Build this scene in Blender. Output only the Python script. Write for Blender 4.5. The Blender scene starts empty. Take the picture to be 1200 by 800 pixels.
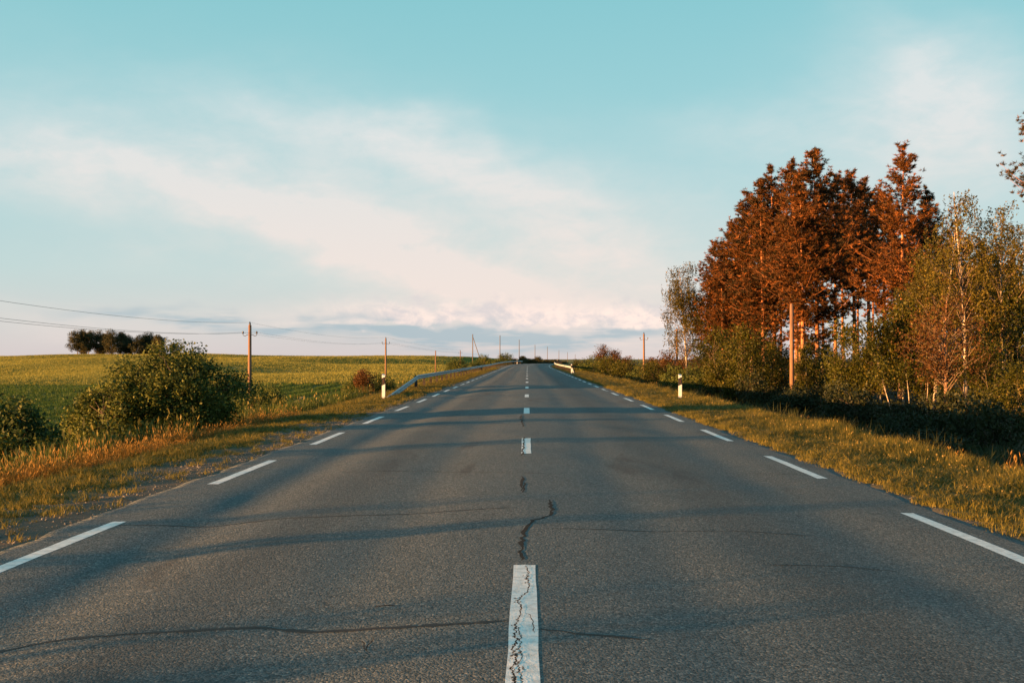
import bpy, math, random
import numpy as np
from math import radians as R

# ---------------------------------------------------------------- scene, camera, light
S = bpy.context.scene
C = S.collection
F = 1233.0                                   # focal length in pixels of the 1200 px wide photograph
EYE = 1.45
cam_d = bpy.data.cameras.new("camera"); cam = bpy.data.objects.new("camera", cam_d); C.objects.link(cam)
cam_d.sensor_width = 36; cam_d.lens = 37; cam_d.clip_start = .1; cam_d.clip_end = 9000
cam.location = (0.02, 0, EYE)
cam.rotation_euler = (R(90.93), 0, R(0.836))
S.camera = cam

SUN_EL, SUN_AZ = 3.1, 24.0                   # low evening sun, on the left and a little behind the camera
sun_d = bpy.data.lights.new("sun", 'SUN'); sun = bpy.data.objects.new("sun", sun_d); C.objects.link(sun)
sun_d.energy = 5.0; sun_d.angle = R(.5); sun_d.color = (1, .44, .13)
sx, sy = -math.cos(R(SUN_AZ)), -math.sin(R(SUN_AZ))
sd = np.array([sx * math.cos(R(SUN_EL)), sy * math.cos(R(SUN_EL)), math.sin(R(SUN_EL))])
sun.rotation_euler = (math.acos(sd[2]), 0, math.atan2(sd[1], sd[0]) + math.pi / 2)

S.view_settings.view_transform = 'Standard'; S.view_settings.look = 'None'
S.view_settings.exposure = 2.35; S.view_settings.gamma = 1.0
S.cycles.max_bounces = 6; S.cycles.diffuse_bounces = 3; S.cycles.transparent_max_bounces = 8
S.cycles.use_denoising = True
S.cycles.sample_clamp_indirect = 4


class E:
    """tiny expression wrapper that writes Math nodes"""
    nt = None

    def __init__(s, k): s.k = k

    @classmethod
    def op(c, o, *a):
        n = c.nt.nodes.new('ShaderNodeMath'); n.operation = o
        for i, v in enumerate(a):
            if isinstance(v, E): c.nt.links.new(v.k, n.inputs[i])
            else: n.inputs[i].default_value = float(v)
        return E(n.outputs[0])

    def __add__(s, o): return E.op('ADD', s, o)
    __radd__ = __add__
    def __sub__(s, o): return E.op('SUBTRACT', s, o)
    def __rsub__(s, o): return E.op('SUBTRACT', o, s)
    def __mul__(s, o): return E.op('MULTIPLY', s, o)
    __rmul__ = __mul__
    def __truediv__(s, o): return E.op('DIVIDE', s, o)


def eclamp(e): return E.op('MINIMUM', E.op('MAXIMUM', e, 0), 1)


def sstep(e, a, b):
    n = E.nt.nodes.new('ShaderNodeMapRange'); n.interpolation_type = 'SMOOTHSTEP'
    E.nt.links.new(e.k, n.inputs[0]); n.inputs[1].default_value = a; n.inputs[2].default_value = b
    return E(n.outputs[0])


def mixc(f, a, b):
    n = E.nt.nodes.new('ShaderNodeMix'); n.data_type = 'RGBA'; n.clamp_factor = True
    for i, v in ((0, f), (6, a), (7, b)):
        if isinstance(v, E): E.nt.links.new(v.k, n.inputs[i])
        elif i == 0: n.inputs[i].default_value = v
        else: n.inputs[i].default_value = (*v, 1)
    return E(n.outputs[2])


def build_world():
    w = bpy.data.worlds.new("World"); S.world = w; w.use_nodes = True
    nt = w.node_tree; E.nt = nt; N = nt.nodes.new; L = nt.links.new
    bg = nt.nodes['Background']
    sky = N('ShaderNodeTexSky'); sky.sky_type = 'NISHITA'; sky.sun_disc = False
    sky.sun_elevation = R(SUN_EL); sky.sun_rotation = R(-(90 + SUN_AZ)); sky.ozone_density = 3; sky.dust_density = .6
    tc = N('ShaderNodeTexCoord'); sp = N('ShaderNodeSeparateXYZ'); L(tc.outputs['Generated'], sp.inputs[0])
    x, y, z = (E(sp.outputs[i]) for i in range(3))
    az = E.op('ARCTAN2', x, y); el = E.op('ARCSINE', z)

    # the clear evening air: Nishita seen through a pale veil that thickens towards the horizon
    ramp = N('ShaderNodeValToRGB'); t = sstep(el, 0, 1.5)
    t = eclamp(el / .8)
    L(t.k, ramp.inputs[0])
    cr = ramp.color_ramp
    stops = [(0.0, (.74, .655, .66)), (.035, (.69, .69, .69)), (.10, (.57, .72, .72)), (.2, (.43, .69, .71)),
             (.31, (.345, .66, .69)), (.42, (.27, .62, .66)), (.7, (.18, .47, .55)), (1, (.14, .38, .48))]
    while len(cr.elements) < len(stops): cr.elements.new(.5)
    for e, (p, c) in zip(cr.elements, stops): e.position = p; e.color = (*c, 1)
    veil = N('ShaderNodeVectorMath'); veil.operation = 'SCALE'; veil.inputs[3].default_value = 2.5
    L(ramp.outputs[0], veil.inputs[0])
    base = mixc(.90, E(sky.outputs[0]), E(veil.outputs[0]))

    # noise fields in the sky's own direction space
    def noise(scale, detail, sz=1., off=0., rough=.55, dist=0., rot=0.):
        m = N('ShaderNodeMapping'); L(tc.outputs['Generated'], m.inputs[0])
        m.inputs['Location'].default_value = (off, off * .7, off * .3)
        m.inputs['Rotation'].default_value = (0, rot, 0)
        m.inputs['Scale'].default_value = (scale, scale, scale * sz)
        n = N('ShaderNodeTexNoise'); n.inputs['Scale'].default_value = 1; n.inputs['Detail'].default_value = detail
        n.inputs['Roughness'].default_value = rough; n.inputs['Distortion'].default_value = dist
        L(m.outputs[0], n.inputs[0]); return E(n.outputs[0])

    def A(px): return math.atan((px - 618) / F)
    def EL(py): return math.atan((420 - py) / F)

    warp = (noise(5, 3, 2, 3.1) - .5) * .10
    warp2 = (noise(9, 3, 2, 7.7) - .5) * .07
    aw, ew = az + warp, el + warp2

    def blob(px, py, sxp, syp, rot):             # a soft bank of cloud, rot in degrees (positive climbs to the right)
        c, s = math.cos(R(rot)), math.sin(R(rot))
        da, de = aw - A(px), ew - EL(py)
        u = (da * c + de * s) / (sxp / F); v = (de * c - da * s) / (syp / F)
        return E.op('EXPONENT', (u * u + v * v) * -1.)

    def total(*bl):
        t = bl[0]
        for b in bl[1:]: t = t + b
        return t
    streak = noise(9, 5, 2.6, 1.3, .6, .6, R(-24))
    streak2 = noise(26, 6, 2.2, 5.2, .62, .5, R(-30))
    fine = noise(42, 6, 1.7, 2.2, .6, .4)
    # high cirrus swath falling to the right, with a second arm above it
    band = total(blob(200, 225, 270, 46, -10) * .95, blob(450, 305, 200, 36, -22) * 1.1, blob(630, 352, 160, 34, -18) * 1.1,
                 blob(420, 165, 210, 40, -12) * .85, blob(600, 232, 180, 46, -28) * .62, blob(720, 310, 130, 52, -32) * .5,
                 blob(1090, 130, 95, 66, -35) * 1.35, blob(1060, 215, 150, 60, -10) * .7, blob(900, 155, 130, 26, 0) * .35,
                 blob(380, 365, 120, 20, 0) * .5, blob(90, 385, 130, 22, 0) * .45, blob(830, 260, 160, 70, -10) * .35, blob(60, 205, 130, 24, 4) * .4, blob(420, 262, 420, 105, -10) * .42)
    wide = noise(2.2, 4, 2.2, 11.3, .55, .5)      # the same thin veil elsewhere round the sky
    elsewhere = sstep(wide, .50, .72) * .6 * sstep(E.op('ABSOLUTE', az), .45, .8)
    cir = eclamp((band + elsewhere) * (.0 + streak * 1.05 + streak2 * .80) * 0.74)
    warm = sstep(el, .26, .02)
    ccol = mixc(warm, (1.98, 2.02, 2.01), (2.36, 1.98, 1.80))
    col = mixc(cir * .88, base, ccol)
    # heaped cloud tops low over the horizon
    puff = noise(30, 6, 1.5, 4.4, .58, .2)
    edge = el + (puff - .5) * .055
    heap_az = total(blob(560, 372, 130, 60, 0), blob(690, 374, 110, 55, 0) * .6)
    heap = sstep(edge, .028, .033) * sstep(edge, .062, .040) * eclamp(heap_az * 2.)
    lit = sstep(fine * .6 + puff * .4, .40, .60)
    col = mixc(heap * .9, col, mixc(lit, (1.86, 1.70, 1.70), (2.85, 2.26, 1.98)))
    # slate coloured stratus streaks under them
    bars = noise(7, 5, 11, 6.6, .55, .3)
    bars2 = noise(16, 4, 9, 9.1, .55, .3)
    lay = total(blob(360, 380, 190, 9, -3) * 1.1, blob(600, 392, 170, 16, 0), blob(520, 384, 90, 9, 0) * .7, blob(250, 376, 90, 6, 0) * .5,
                blob(740, 384, 60, 5, 0) * .55, blob(700, 402, 150, 12, 0) * .7, blob(110, 373, 60, 4, 0) * .25)
    lay = lay + sstep(E.op('ABSOLUTE', az), .5, .9) * sstep(el, .01, .03) * sstep(el, .08, .05) * .5
    st = eclamp(lay * sstep(bars * .6 + bars2 * .4, .34, .60) * 1.15)
    col = mixc(st * .76, col, (.94, 1.26, 1.42))
    L(col.k, bg.inputs[0]); bg.inputs[1].default_value = .078
    w.cycles.sampling_method = 'MANUAL'; w.cycles.sample_map_resolution = 1024


build_world()

# ---------------------------------------------------------------- materials


def newmat(name):
    m = bpy.data.materials.new(name); m.use_nodes = True; nt = m.node_tree; E.nt = nt
    return m, nt, nt.nodes['Principled BSDF']


def nnoise(nt, scale, detail=4, vec=None, rough=.55, dist=0, kind='Object'):
    n = nt.nodes.new('ShaderNodeTexNoise'); n.inputs['Scale'].default_value = scale; n.inputs['Detail'].default_value = detail
    n.inputs['Roughness'].default_value = rough; n.inputs['Distortion'].default_value = dist
    if vec is None:
        tc = nt.nodes.new('ShaderNodeTexCoord'); vec = tc.outputs[kind]
    nt.links.new(vec, n.inputs[0]); return E(n.outputs[0])


def mapped(nt, scale, kind='Object'):
    tc = nt.nodes.new('ShaderNodeTexCoord'); m = nt.nodes.new('ShaderNodeMapping')
    m.inputs['Scale'].default_value = scale; nt.links.new(tc.outputs[kind], m.inputs[0]); return m.outputs[0]


def bump(nt, bs, h, dist, strength=1.):
    b = nt.nodes.new('ShaderNodeBump'); b.inputs['Distance'].default_value = dist; b.inputs['Strength'].default_value = strength
    nt.links.new(h.k, b.inputs['Height'])
    nt.links.new(b.outputs[0], bs.inputs['Normal']); return b


def simple(name, c1, c2, scale=8, rough=.7, bumpd=0, metal=0, stretch=None):
    m, nt, bs = newmat(name)
    n = nnoise(nt, scale, 5, mapped(nt, stretch) if stretch else None)
    nt.links.new(mixc(sstep(n, .3, .7), c1, c2).k, bs.inputs['Base Color'])
    bs.inputs['Roughness'].default_value = rough; bs.inputs['Metallic'].default_value = metal
    bs.inputs['Specular IOR Level'].default_value = .3
    if bumpd: bump(nt, bs, n, bumpd)
    return m


def leafmat(name, c1, c2, c3=None, transl=.35, rough=.6, vary=.35):
    """leaf colour from the per-leaf tint attribute and the plant's own random number"""
    m, nt, bs = newmat(name)
    a = nt.nodes.new('ShaderNodeAttribute'); a.attribute_name = 'tint'
    oi = nt.nodes.new('ShaderNodeObjectInfo')
    t = E(a.outputs['Fac']) * (1 - vary) + E(oi.outputs['Random']) * vary
    col = mixc(t, c1, c2)
    if c3: col = mixc(sstep(E(a.outputs['Fac']), .86, .93), col, c3)
    nt.links.new(col.k, bs.inputs['Base Color']); bs.inputs['Roughness'].default_value = rough
    bs.inputs['Specular IOR Level'].default_value = .25
    tr = nt.nodes.new('ShaderNodeBsdfTranslucent'); nt.links.new(col.k, tr.inputs[0])
    mx = nt.nodes.new('ShaderNodeMixShader'); mx.inputs[0].default_value = transl
    nt.links.new(bs.outputs[0], mx.inputs[1]); nt.links.new(tr.outputs[0], mx.inputs[2])
    nt.links.new(mx.outputs[0], nt.nodes['Material Output'].inputs[0])
    return m


def asphalt_mat():
    m, nt, bs = newmat('asphalt')
    tc = nt.nodes.new('ShaderNodeTexCoord'); vec = tc.outputs['Object']
    v = nt.nodes.new('ShaderNodeTexVoronoi'); v.inputs['Scale'].default_value = 74; nt.links.new(vec, v.inputs[0])
    v2 = nt.nodes.new('ShaderNodeTexVoronoi'); v2.inputs['Scale'].default_value = 180; nt.links.new(vec, v2.inputs[0])
    wh = nt.nodes.new('ShaderNodeSeparateColor'); nt.links.new(v.outputs['Color'], wh.inputs[0])
    patch = nnoise(nt, .55, 5, vec, .6, .3); streak = nnoise(nt, 1, 5, mapped(nt, (2.2, .10, 1)), .6)
    fine = nnoise(nt, 30, 3, vec)
    g = E(wh.outputs[0])
    col = mixc(patch * .6 + streak * .4, (.028, .041, .046), (.072, .098, .105))
    stone = mixc(g, (.008, .012, .013), (.25, .28, .285))
    col = mixc(.42, col, stone)
    col = mixc(sstep(g, .93, .96) * .5, col, (.30, .29, .26))
    col = mixc(sstep(nnoise(nt, 1, 4, mapped(nt, (.9, .22, 1)), .6, .8), .56, .72) * .55, col, (.030, .033, .035))
    nt.links.new(col.k, bs.inputs['Base Color']); bs.inputs['Roughness'].default_value = .82
    bs.inputs['Specular IOR Level'].default_value = .25
    # polished wheel tracks and the oily strip between them
    sp = nt.nodes.new('ShaderNodeSeparateXYZ'); nt.links.new(vec, sp.inputs[0]); ux = E.op('ABSOLUTE', E(sp.outputs[0])) + (patch - .5) * .5
    def band(c, w): return E.op('EXPONENT', E.op('POWER', (ux - c) / w, 2) * -1.)
    E.nt = nt
    nt.links.new(mixc(eclamp(band(1.95, .38)) * .28, col, (.022, .026, .028)).k, bs.inputs['Base Color'])
    bs.inputs['Roughness'].default_value = .8
    h = (1 - E(v.outputs['Distance'])) * .8 + (1 - E(v2.outputs['Distance'])) * .35 + fine * .7 + g * .45
    bump(nt, bs, h, .0075, .9)
    return m


def paint_mat():
    m, nt, bs = newmat('road_paint')
    n = nnoise(nt, 14, 6, None, .65); n2 = nnoise(nt, 90, 3)
    col = mixc(sstep(n, .30, .62), (.52, .52, .50), (.78, .78, .76))
    wear = sstep(n * .6 + n2 * .4, .63, .70)
    col = mixc(wear * .85, col, (.12, .12, .115))
    nt.links.new(col.k, bs.inputs['Base Color']); bs.inputs['Roughness'].default_value = .6
    bump(nt, bs, n * .7 + n2 * .3, .004)
    return m


def ground_mat():
    m, nt, bs = newmat('soil_and_turf')
    a = nt.nodes.new('ShaderNodeAttribute'); a.attribute_name = 'zone'
    tc = nt.nodes.new('ShaderNodeTexCoord'); vec = tc.outputs['Object']
    n1 = nnoise(nt, 3.5, 6, vec, .65); n2 = nnoise(nt, 45, 4, vec, .6); n3 = nnoise(nt, .12, 5, vec)
    f = nt.nodes.new('ShaderNodeMix'); f.data_type = 'RGBA'; f.blend_type = 'MULTIPLY'; f.inputs[0].default_value = 1
    nt.links.new(a.outputs['Color'], f.inputs[6])
    k = (.55 + n1 * .45 + n2 * .45) * (.75 + n3 * .5)
    cc = nt.nodes.new('ShaderNodeCombineColor')
    for i in range(3): nt.links.new(k.k, cc.inputs[i])
    nt.links.new(cc.outputs[0], f.inputs[7])
    nt.links.new(f.outputs[2], bs.inputs['Base Color']); bs.inputs['Roughness'].default_value = .95
    bs.inputs['Specular IOR Level'].default_value = .1
    bump(nt, bs, n1 * .5 + n2 * .5, .03, .8)
    return m


M = {}
M['asphalt'] = asphalt_mat(); M['paint'] = paint_mat(); M['ground'] = ground_mat()
M['crack'] = simple('crack_filling', (.003, .003, .003), (.009, .008, .007), 20, .95)
M['tar'] = simple('old_tar_seam', (.010, .008, .007), (.026, .021, .018), 14, .7)
M['gravel'] = simple('gravel_stone', (.07, .068, .064), (.25, .24, .225), 1.1, .9, stretch=(3, 3, 3))
M['galv'] = simple('galvanised_steel', (.24, .31, .35), (.38, .46, .50), 3, .6, 0, .15)
M['galv_post'] = simple('dark_steel', (.018, .017, .016), (.045, .04, .036), 6, .7, 0, .2)  # posts and spacers, much darker than the rail steel
M['white'] = simple('white_plastic', (.46, .53, .60), (.56, .63, .70), 9, .5)
M['black'] = simple('black_band', (.015, .015, .016), (.03, .03, .03), 9, .5)
M['reflector'] = simple('amber_reflector', (.05, .03, .025), (.08, .045, .035), 30, .25)
M['wood'] = simple('weathered_pole_wood', (.11, .07, .05), (.20, .125, .085), 5, .85, .004, 0, (6, 6, .4))
M['greywood'] = simple('grey_pole_wood', (.07, .066, .06), (.115, .105, .095), 5, .85, 0, 0, (6, 6, .4))
M['iron'] = simple('dark_iron', (.03, .03, .03), (.06, .055, .05), 9, .6)
M['ceramic'] = simple('dark_glazed_insulator', (.02, .02, .02), (.05, .04, .04), 9, .25)
M['wire'] = simple('aluminium_wire', (.12, .125, .13), (.18, .18, .18), 9, .6)
M['birchbark'] = simple('birch_bark', (.11, .095, .08), (.50, .45, .38), 3, .8, 0, 0, (1.4, 1.4, 3.2))
M['bark'] = simple('grey_brown_bark', (.07, .055, .042), (.16, .12, .09), 5, .9, .01, 0, (3, 3, .8))


def pinebark():
    m, nt, bs = newmat('pine_bark')
    tc = nt.nodes.new('ShaderNodeTexCoord'); sp = nt.nodes.new('ShaderNodeSeparateXYZ'); nt.links.new(tc.outputs['Object'], sp.inputs[0])
    n = nnoise(nt, 4, 5, mapped(nt, (3, 3, .9)), .6)
    up = sstep(E(sp.outputs[2]) + n * 2, 2.5, 7.0)          # Scots pine bark turns orange and flaky higher up
    low = mixc(n, (.10, .065, .045), (.24, .15, .10)); high = mixc(n, (.25, .10, .045), (.46, .20, .09))
    nt.links.new(mixc(up, low, high).k, bs.inputs['Base Color']); bs.inputs['Roughness'].default_value = .9
    bump(nt, bs, n, .02); return m


M['pinebark'] = pinebark()
M['needles'] = leafmat('pine_needles', (.010, .013, .004), (.150, .058, .012), (.25, .092, .020), .22, .6, .3)  # dark end and orange accent put crown shade and highlights into the colour
M['needles_near'] = leafmat('near_pine_needles', (.010, .014, .005), (.075, .050, .016), (.14, .075, .02), .22, .6, .2)
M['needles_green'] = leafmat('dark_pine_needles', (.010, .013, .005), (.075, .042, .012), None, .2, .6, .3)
M['birchleaf'] = leafmat('birch_leaves', (.016, .022, .004), (.150, .125, .014), (.22, .17, .03), .38, .5, .2)
M['saplingleaf'] = leafmat('sapling_leaves', (.009, .017, .003), (.100, .105, .010), (.15, .12, .02), .44, .5, .25)
M['bushleaf'] = leafmat('bush_leaves', (.010, .028, .006), (.125, .155, .030), (.15, .165, .038), .30, .65, .1)  # accent colour paints sunlit golden specks onto some leaves
M['rustleaf'] = leafmat('russet_leaves', (.040, .022, .008), (.125, .055, .014), (.11, .08, .02), .35, .6, .25)
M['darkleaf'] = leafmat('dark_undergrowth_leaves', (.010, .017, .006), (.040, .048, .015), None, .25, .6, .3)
M['farleaf'] = leafmat('distant_leaves', (.022, .030, .013), (.088, .082, .032), None, .25, .6, .2)
M['grass'] = leafmat('verge_grass', (.040, .056, .010), (.27, .215, .045), (.36, .26, .08), .40, .55, .45)
M['drygrass'] = leafmat('dry_grass', (.09, .050, .008), (.30, .165, .026), (.36, .21, .05), .42, .6, .45)
M['greengrass'] = leafmat('tall_green_grass', (.020, .042, .008), (.095, .125, .024), (.17, .15, .04), .40, .55, .4)
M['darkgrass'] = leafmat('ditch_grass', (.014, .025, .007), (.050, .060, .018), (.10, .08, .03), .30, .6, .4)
M['crop'] = leafmat('young_crop', (.034, .078, .014), (.066, .118, .020), None, .40, .55, .2)
M['golden'] = leafmat('ripening_crop', (.175, .19, .042), (.28, .275, .066), (.31, .29, .085), .40, .55, .15)
M['flower'] = leafmat('umbel_flowers', (.40, .36, .26), (.60, .52, .38), None, .3, .6, .3)

# ---------------------------------------------------------------- terrain functions


def ss(a, b, x):
    t = np.clip((np.asarray(x, float) - a) / (b - a), 0, 1); return t * t * (3 - 2 * t)


def cx(y):
    y = np.asarray(y, float); t = np.clip(y - 170, 0, 150)
    return .00047 * t * t + .00047 * 2 * 150 * np.clip(y - 320, 0, None)


def zroad(y):
    y = np.asarray(y, float)
    return .30 * ss(150, 250, y) - .35 * (np.clip(y - 238, 0, 180) / 60) ** 2


def cross(u, y):
    """camber, wheel ruts and the slight unevenness of the old surface"""
    u = np.asarray(u, float); y = np.asarray(y, float)
    a = np.sqrt(u * u + .09) - .3
    z = -.0175 * a
    for c, w, dp in ((-2.80, .38, .034), (-1.05, .34, .013), (1.15, .32, .008), (2.9, .42, .012)):
        z = z - dp * np.exp(-((u - c + .06 * np.sin(y * .13)) / w) ** 2)
    z = z + .0035 * np.sin(u * 2.1 + .5 * y + np.sin(y * .31)) * np.sin(y * .83 + 1.2) + .0025 * np.sin(1.7 * y + 3 * u) * np.sin(.9 * u + .4 * y)
    return z


def surf(x, y): return zroad(y) + cross(np.asarray(x, float) - cx(y), y)


def nz(x, y):                                    # cheap smooth noise
    return (np.sin(x * .9 + 1.3 * np.sin(y * .7)) + np.sin(y * 1.1 + 1.7 * np.sin(x * .63 + 2)) + np.sin(.53 * x - .71 * y + 1)) / 3


def gz(x, y):
    x = np.asarray(x, float); y = np.asarray(y, float)
    u = x - cx(y); zr = zroad(y)
    # left: shoulder, bank, then the fields that dip and climb again to a low ridge
    fl = -1.9 - .55 * ss(25, 95, y) + 4.55 * ss(125, 400, y) - 5.0 * ss(405, 1100, y)
    fl = fl + (.42 * np.sin(x * .045 + y * .021) + .34 * np.sin(y * .075 - x * .018 + 1.) + .3 * np.sin(x * .11 - y * .012)) * ss(120, 190, y) * ss(430, 380, y)
    bank = np.interp(-u, [4.1, 5.3, 6.2, 8, 9.5, 12], [-.070, -.10, -.16, -.62, -1.1, -1.5])
    w = ss(8, 15 + 45 * ss(180, 320, y), -u)
    left = (zr + bank) * (1 - w) + fl * w
    # right: verge, ditch, forest floor
    fr = -1.75 - .1 * ss(60, 120, x) + 0 * y - 1.5 * ss(260, 420, y)
    bankr = np.interp(u, [4.1, 4.6, 6.6, 7.6, 9.5, 12], [-.072, -.07, -.16, -.55, -1.4, -1.6])
    wr = ss(9, 18, u)
    right = (zr + bankr) * (1 - wr) + fr * wr
    z = np.where(u < 0, left, right)
    rough = np.clip((np.abs(u) - 4.2) / 1.5, 0, 1)
    z = z + rough * (.045 * nz(x * 1.7, y * 1.9) + .02 * nz(x * 4.1 + 3, y * 3.7))
    z = z + .02 * np.clip(np.abs(u) - 4.05, 0, .3) / .3 * nz(x * 9, y * 5)
    return np.where(np.abs(u) < 3.95, zr - .25, z)


def X(px, d): return (px - 618) / F * d
def H(py, d): return EYE + (420 - py) / F * d
def gp(px, py, z=-.03):                          # where a point of the road surface lies
    d = (EYE - z) * F / (py - 420); return (0.02 + X(px, d), d)

# ---------------------------------------------------------------- object helpers


def mesh(name, verts, faces, mat=None, tint=None, smooth=False):
    me = bpy.data.meshes.new(name)
    verts = np.asarray(verts, np.float32).reshape(-1, 3)
    if isinstance(faces, np.ndarray):
        n, k = faces.shape
        me.vertices.add(len(verts)); me.vertices.foreach_set('co', verts.ravel())
        me.loops.add(n * k); me.loops.foreach_set('vertex_index', faces.astype(np.int32).ravel())
        me.polygons.add(n); me.polygons.foreach_set('loop_start', np.arange(0, n * k, k, dtype=np.int32))
        me.update(calc_edges=True)
    else:
        me.from_pydata(verts.tolist(), [], [list(f) for f in faces])
    if tint is not None:
        a = me.attributes.new('tint', 'FLOAT', 'POINT'); a.data.foreach_set('value', np.asarray(tint, np.float32))
    if mat: me.materials.append(mat)
    if smooth: me.polygons.foreach_set('use_smooth', np.ones(len(me.polygons), bool))
    return me


def obj(name, me, parent=None, loc=None, rot=None, scale=None):
    o = bpy.data.objects.new(name, me); C.objects.link(o)
    if parent: o.parent = parent
    if loc is not None: o.location = loc
    if rot is not None: o.rotation_euler = rot
    if scale is not None: o.scale = scale
    return o


def tag(o, label=None, cat=None, group=None, kind=None):
    if label: o['label'] = label
    if cat: o['category'] = cat
    if group: o['group'] = group
    if kind: o['kind'] = kind
    return o


def thing(name, label, cat, loc=(0, 0, 0), rz=0, group=None, scale=None):
    o = obj(name, None, None, loc, (0, 0, rz), scale); o.empty_display_size = .2
    return tag(o, label, cat, group)


class MB:
    def __init__(s): s.v = []; s.f = []

    def box(s, c, d, rz=0):
        b = len(s.v); cr, sr = math.cos(rz), math.sin(rz)
        for z in (-1, 1):
            for x, y in ((-1, -1), (1, -1), (1, 1), (-1, 1)):
                x, y = x * d[0] / 2, y * d[1] / 2
                s.v.append((c[0] + x * cr - y * sr, c[1] + x * sr + y * cr, c[2] + z * d[2] / 2))
        for f in ((3, 2, 1, 0), (4, 5, 6, 7), (0, 1, 5, 4), (1, 2, 6, 5), (2, 3, 7, 6), (3, 0, 4, 7)): s.f.append([b + i for i in f])

    def tube(s, pts, rad, n=8, caps=True):
        pts = [np.asarray(p, float) for p in pts]; b = len(s.v)
        if np.isscalar(rad): rad = [rad] * len(pts)
        for i, p in enumerate(pts):
            t = pts[min(i + 1, len(pts) - 1)] - pts[max(i - 1, 0)]; t = t / (np.linalg.norm(t) + 1e-9)
            a = np.cross(t, (0, 1, 0) if abs(t[1]) < .9 else (1, 0, 0)); a /= np.linalg.norm(a); c = np.cross(t, a)
            for k in range(n):
                q = 2 * math.pi * k / n; s.v.append(tuple(p + rad[i] * (a * math.cos(q) + c * math.sin(q))))
        for i in range(len(pts) - 1):
            for k in range(n):
                k2 = (k + 1) % n
                s.f.append((b + i * n + k, b + i * n + k2, b + (i + 1) * n + k2, b + (i + 1) * n + k))
        if caps:
            s.f.append([b + k for k in range(n)][::-1]); s.f.append([b + (len(pts) - 1) * n + k for k in range(n)])

    def lathe(s, prof, c, n=10): s.tube([(c[0], c[1], c[2] + z) for z, r in prof], [r for z, r in prof], n)

    def me(s, name, mat, smooth=False): return mesh(name, s.v, s.f, mat, None, smooth)


# ---------------------------------------------------------------- ground, road, markings
def build_ground():
    xs = np.concatenate([-np.geomspace(3500, 420, 10), np.arange(-400, -60, 6), np.arange(-60, -13, .8), np.arange(-13, 13, .2),
                         np.arange(13, 60, 1.2), np.arange(60, 400, 10), np.geomspace(420, 3500, 10)])
    ys = np.concatenate([np.linspace(-300, -20, 10), np.arange(-15, 45, .4), np.arange(45, 130, 1.2), np.arange(130, 460, 4), np.geomspace(465, 6000, 28)])
    gx, gy = np.meshgrid(xs, ys); z = gz(gx, gy)
    v = np.stack([gx, gy, z], -1).reshape(-1, 3)
    ny, nx = gx.shape; i = np.arange(ny * nx).reshape(ny, nx)
    f = np.stack([i[:-1, :-1], i[:-1, 1:], i[1:, 1:], i[1:, :-1]], -1).reshape(-1, 4)
    me = mesh('ground', v, f, M['ground'], None, True)
    u = (gx - cx(gy)); n = nz(gx * 1.3, gy * 1.1) * .5 + nz(gx * 3.1 + 5, gy * 2.7) * .5

    def lerp(a, b, t): return a * (1 - t[..., None]) + b * t[..., None]
    gravel = np.array([.105, .092, .074]); soil = np.array([.10, .085, .055]); turf = np.array([.085, .085, .028]); dry = np.array([.20, .14, .05])
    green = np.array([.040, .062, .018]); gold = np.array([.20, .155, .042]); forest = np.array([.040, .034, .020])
    col = np.broadcast_to(soil, gx.shape + (3,)).copy()
    # left
    lcol = lerp(np.broadcast_to(gravel, col.shape), np.broadcast_to(turf, col.shape), ss(4.7, 5.6, -u + n * .55))
    lcol = lerp(lcol, np.broadcast_to(dry, col.shape), ss(5.6, 6.4, -u + n * .3)); lcol = lerp(lcol, np.broadcast_to(green, col.shape), ss(8.5, 10.5, -u + n * .4))
    lcol = lerp(lcol, np.broadcast_to(gold, col.shape), ss(8, 11, -u) * ss(143, 149, gy + 2 * n))
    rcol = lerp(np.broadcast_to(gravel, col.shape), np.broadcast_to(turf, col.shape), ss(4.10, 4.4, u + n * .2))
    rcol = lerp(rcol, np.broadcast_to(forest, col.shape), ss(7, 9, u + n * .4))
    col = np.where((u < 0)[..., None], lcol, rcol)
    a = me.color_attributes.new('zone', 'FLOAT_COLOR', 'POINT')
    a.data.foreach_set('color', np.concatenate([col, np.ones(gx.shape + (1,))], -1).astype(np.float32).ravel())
    tag(obj('ground', me), 'rolling farmland and grassy verges on both sides of the road', None, None, 'structure')


build_ground()

YS = np.concatenate([np.arange(-12, 45, .4), np.arange(45, 130, 1.5), np.arange(130, 420, 4)])


def road_mesh():
    us = np.linspace(-1, 1, 93)
    v = []
    rng = np.random.default_rng(4)
    jl = .05 * nz(YS * 2.9, YS * 1.3) + .05 * nz(YS * 7, YS * 3) - .02; jr = .05 * nz(YS * 3.3 + 9, YS * 1.7) + .05 * nz(YS * 6, YS * 5)
    for k, y in enumerate(YS):
        u = np.where(us < 0, us * (4.16 + jl[k]), us * (4.14 + jr[k]))
        z = zroad(y) + cross(u, y)
        v.append(np.stack([u + cx(y), np.full_like(u, y), z], -1))
    v = np.array(v); ny, nx = v.shape[:2]
    i = np.arange(ny * nx).reshape(ny, nx)
    f = np.stack([i[:-1, :-1], i[:-1, 1:], i[1:, 1:], i[1:, :-1]], -1).reshape(-1, 4)
    # a broken edge that drops to the shoulder
    vv = list(v.reshape(-1, 3)); ff = f.tolist()
    for col in (0, nx - 1):
        b = len(vv)
        for k in range(ny):
            p = v[k, col].copy(); p[2] -= .16; p[0] += (-.04 if col == 0 else .04); vv.append(p)
        for k in range(ny - 1):
            q = [i[k, col], i[k + 1, col], b + k + 1, b + k]; ff.append([int(t) for t in (q if col == 0 else q[::-1])])
    return mesh('road', np.array(vv), np.array(ff), M['asphalt'], None, True)


road = tag(obj('road', road_mesh()), 'worn two lane asphalt road running straight to the crest', None, None, 'structure')


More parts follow.
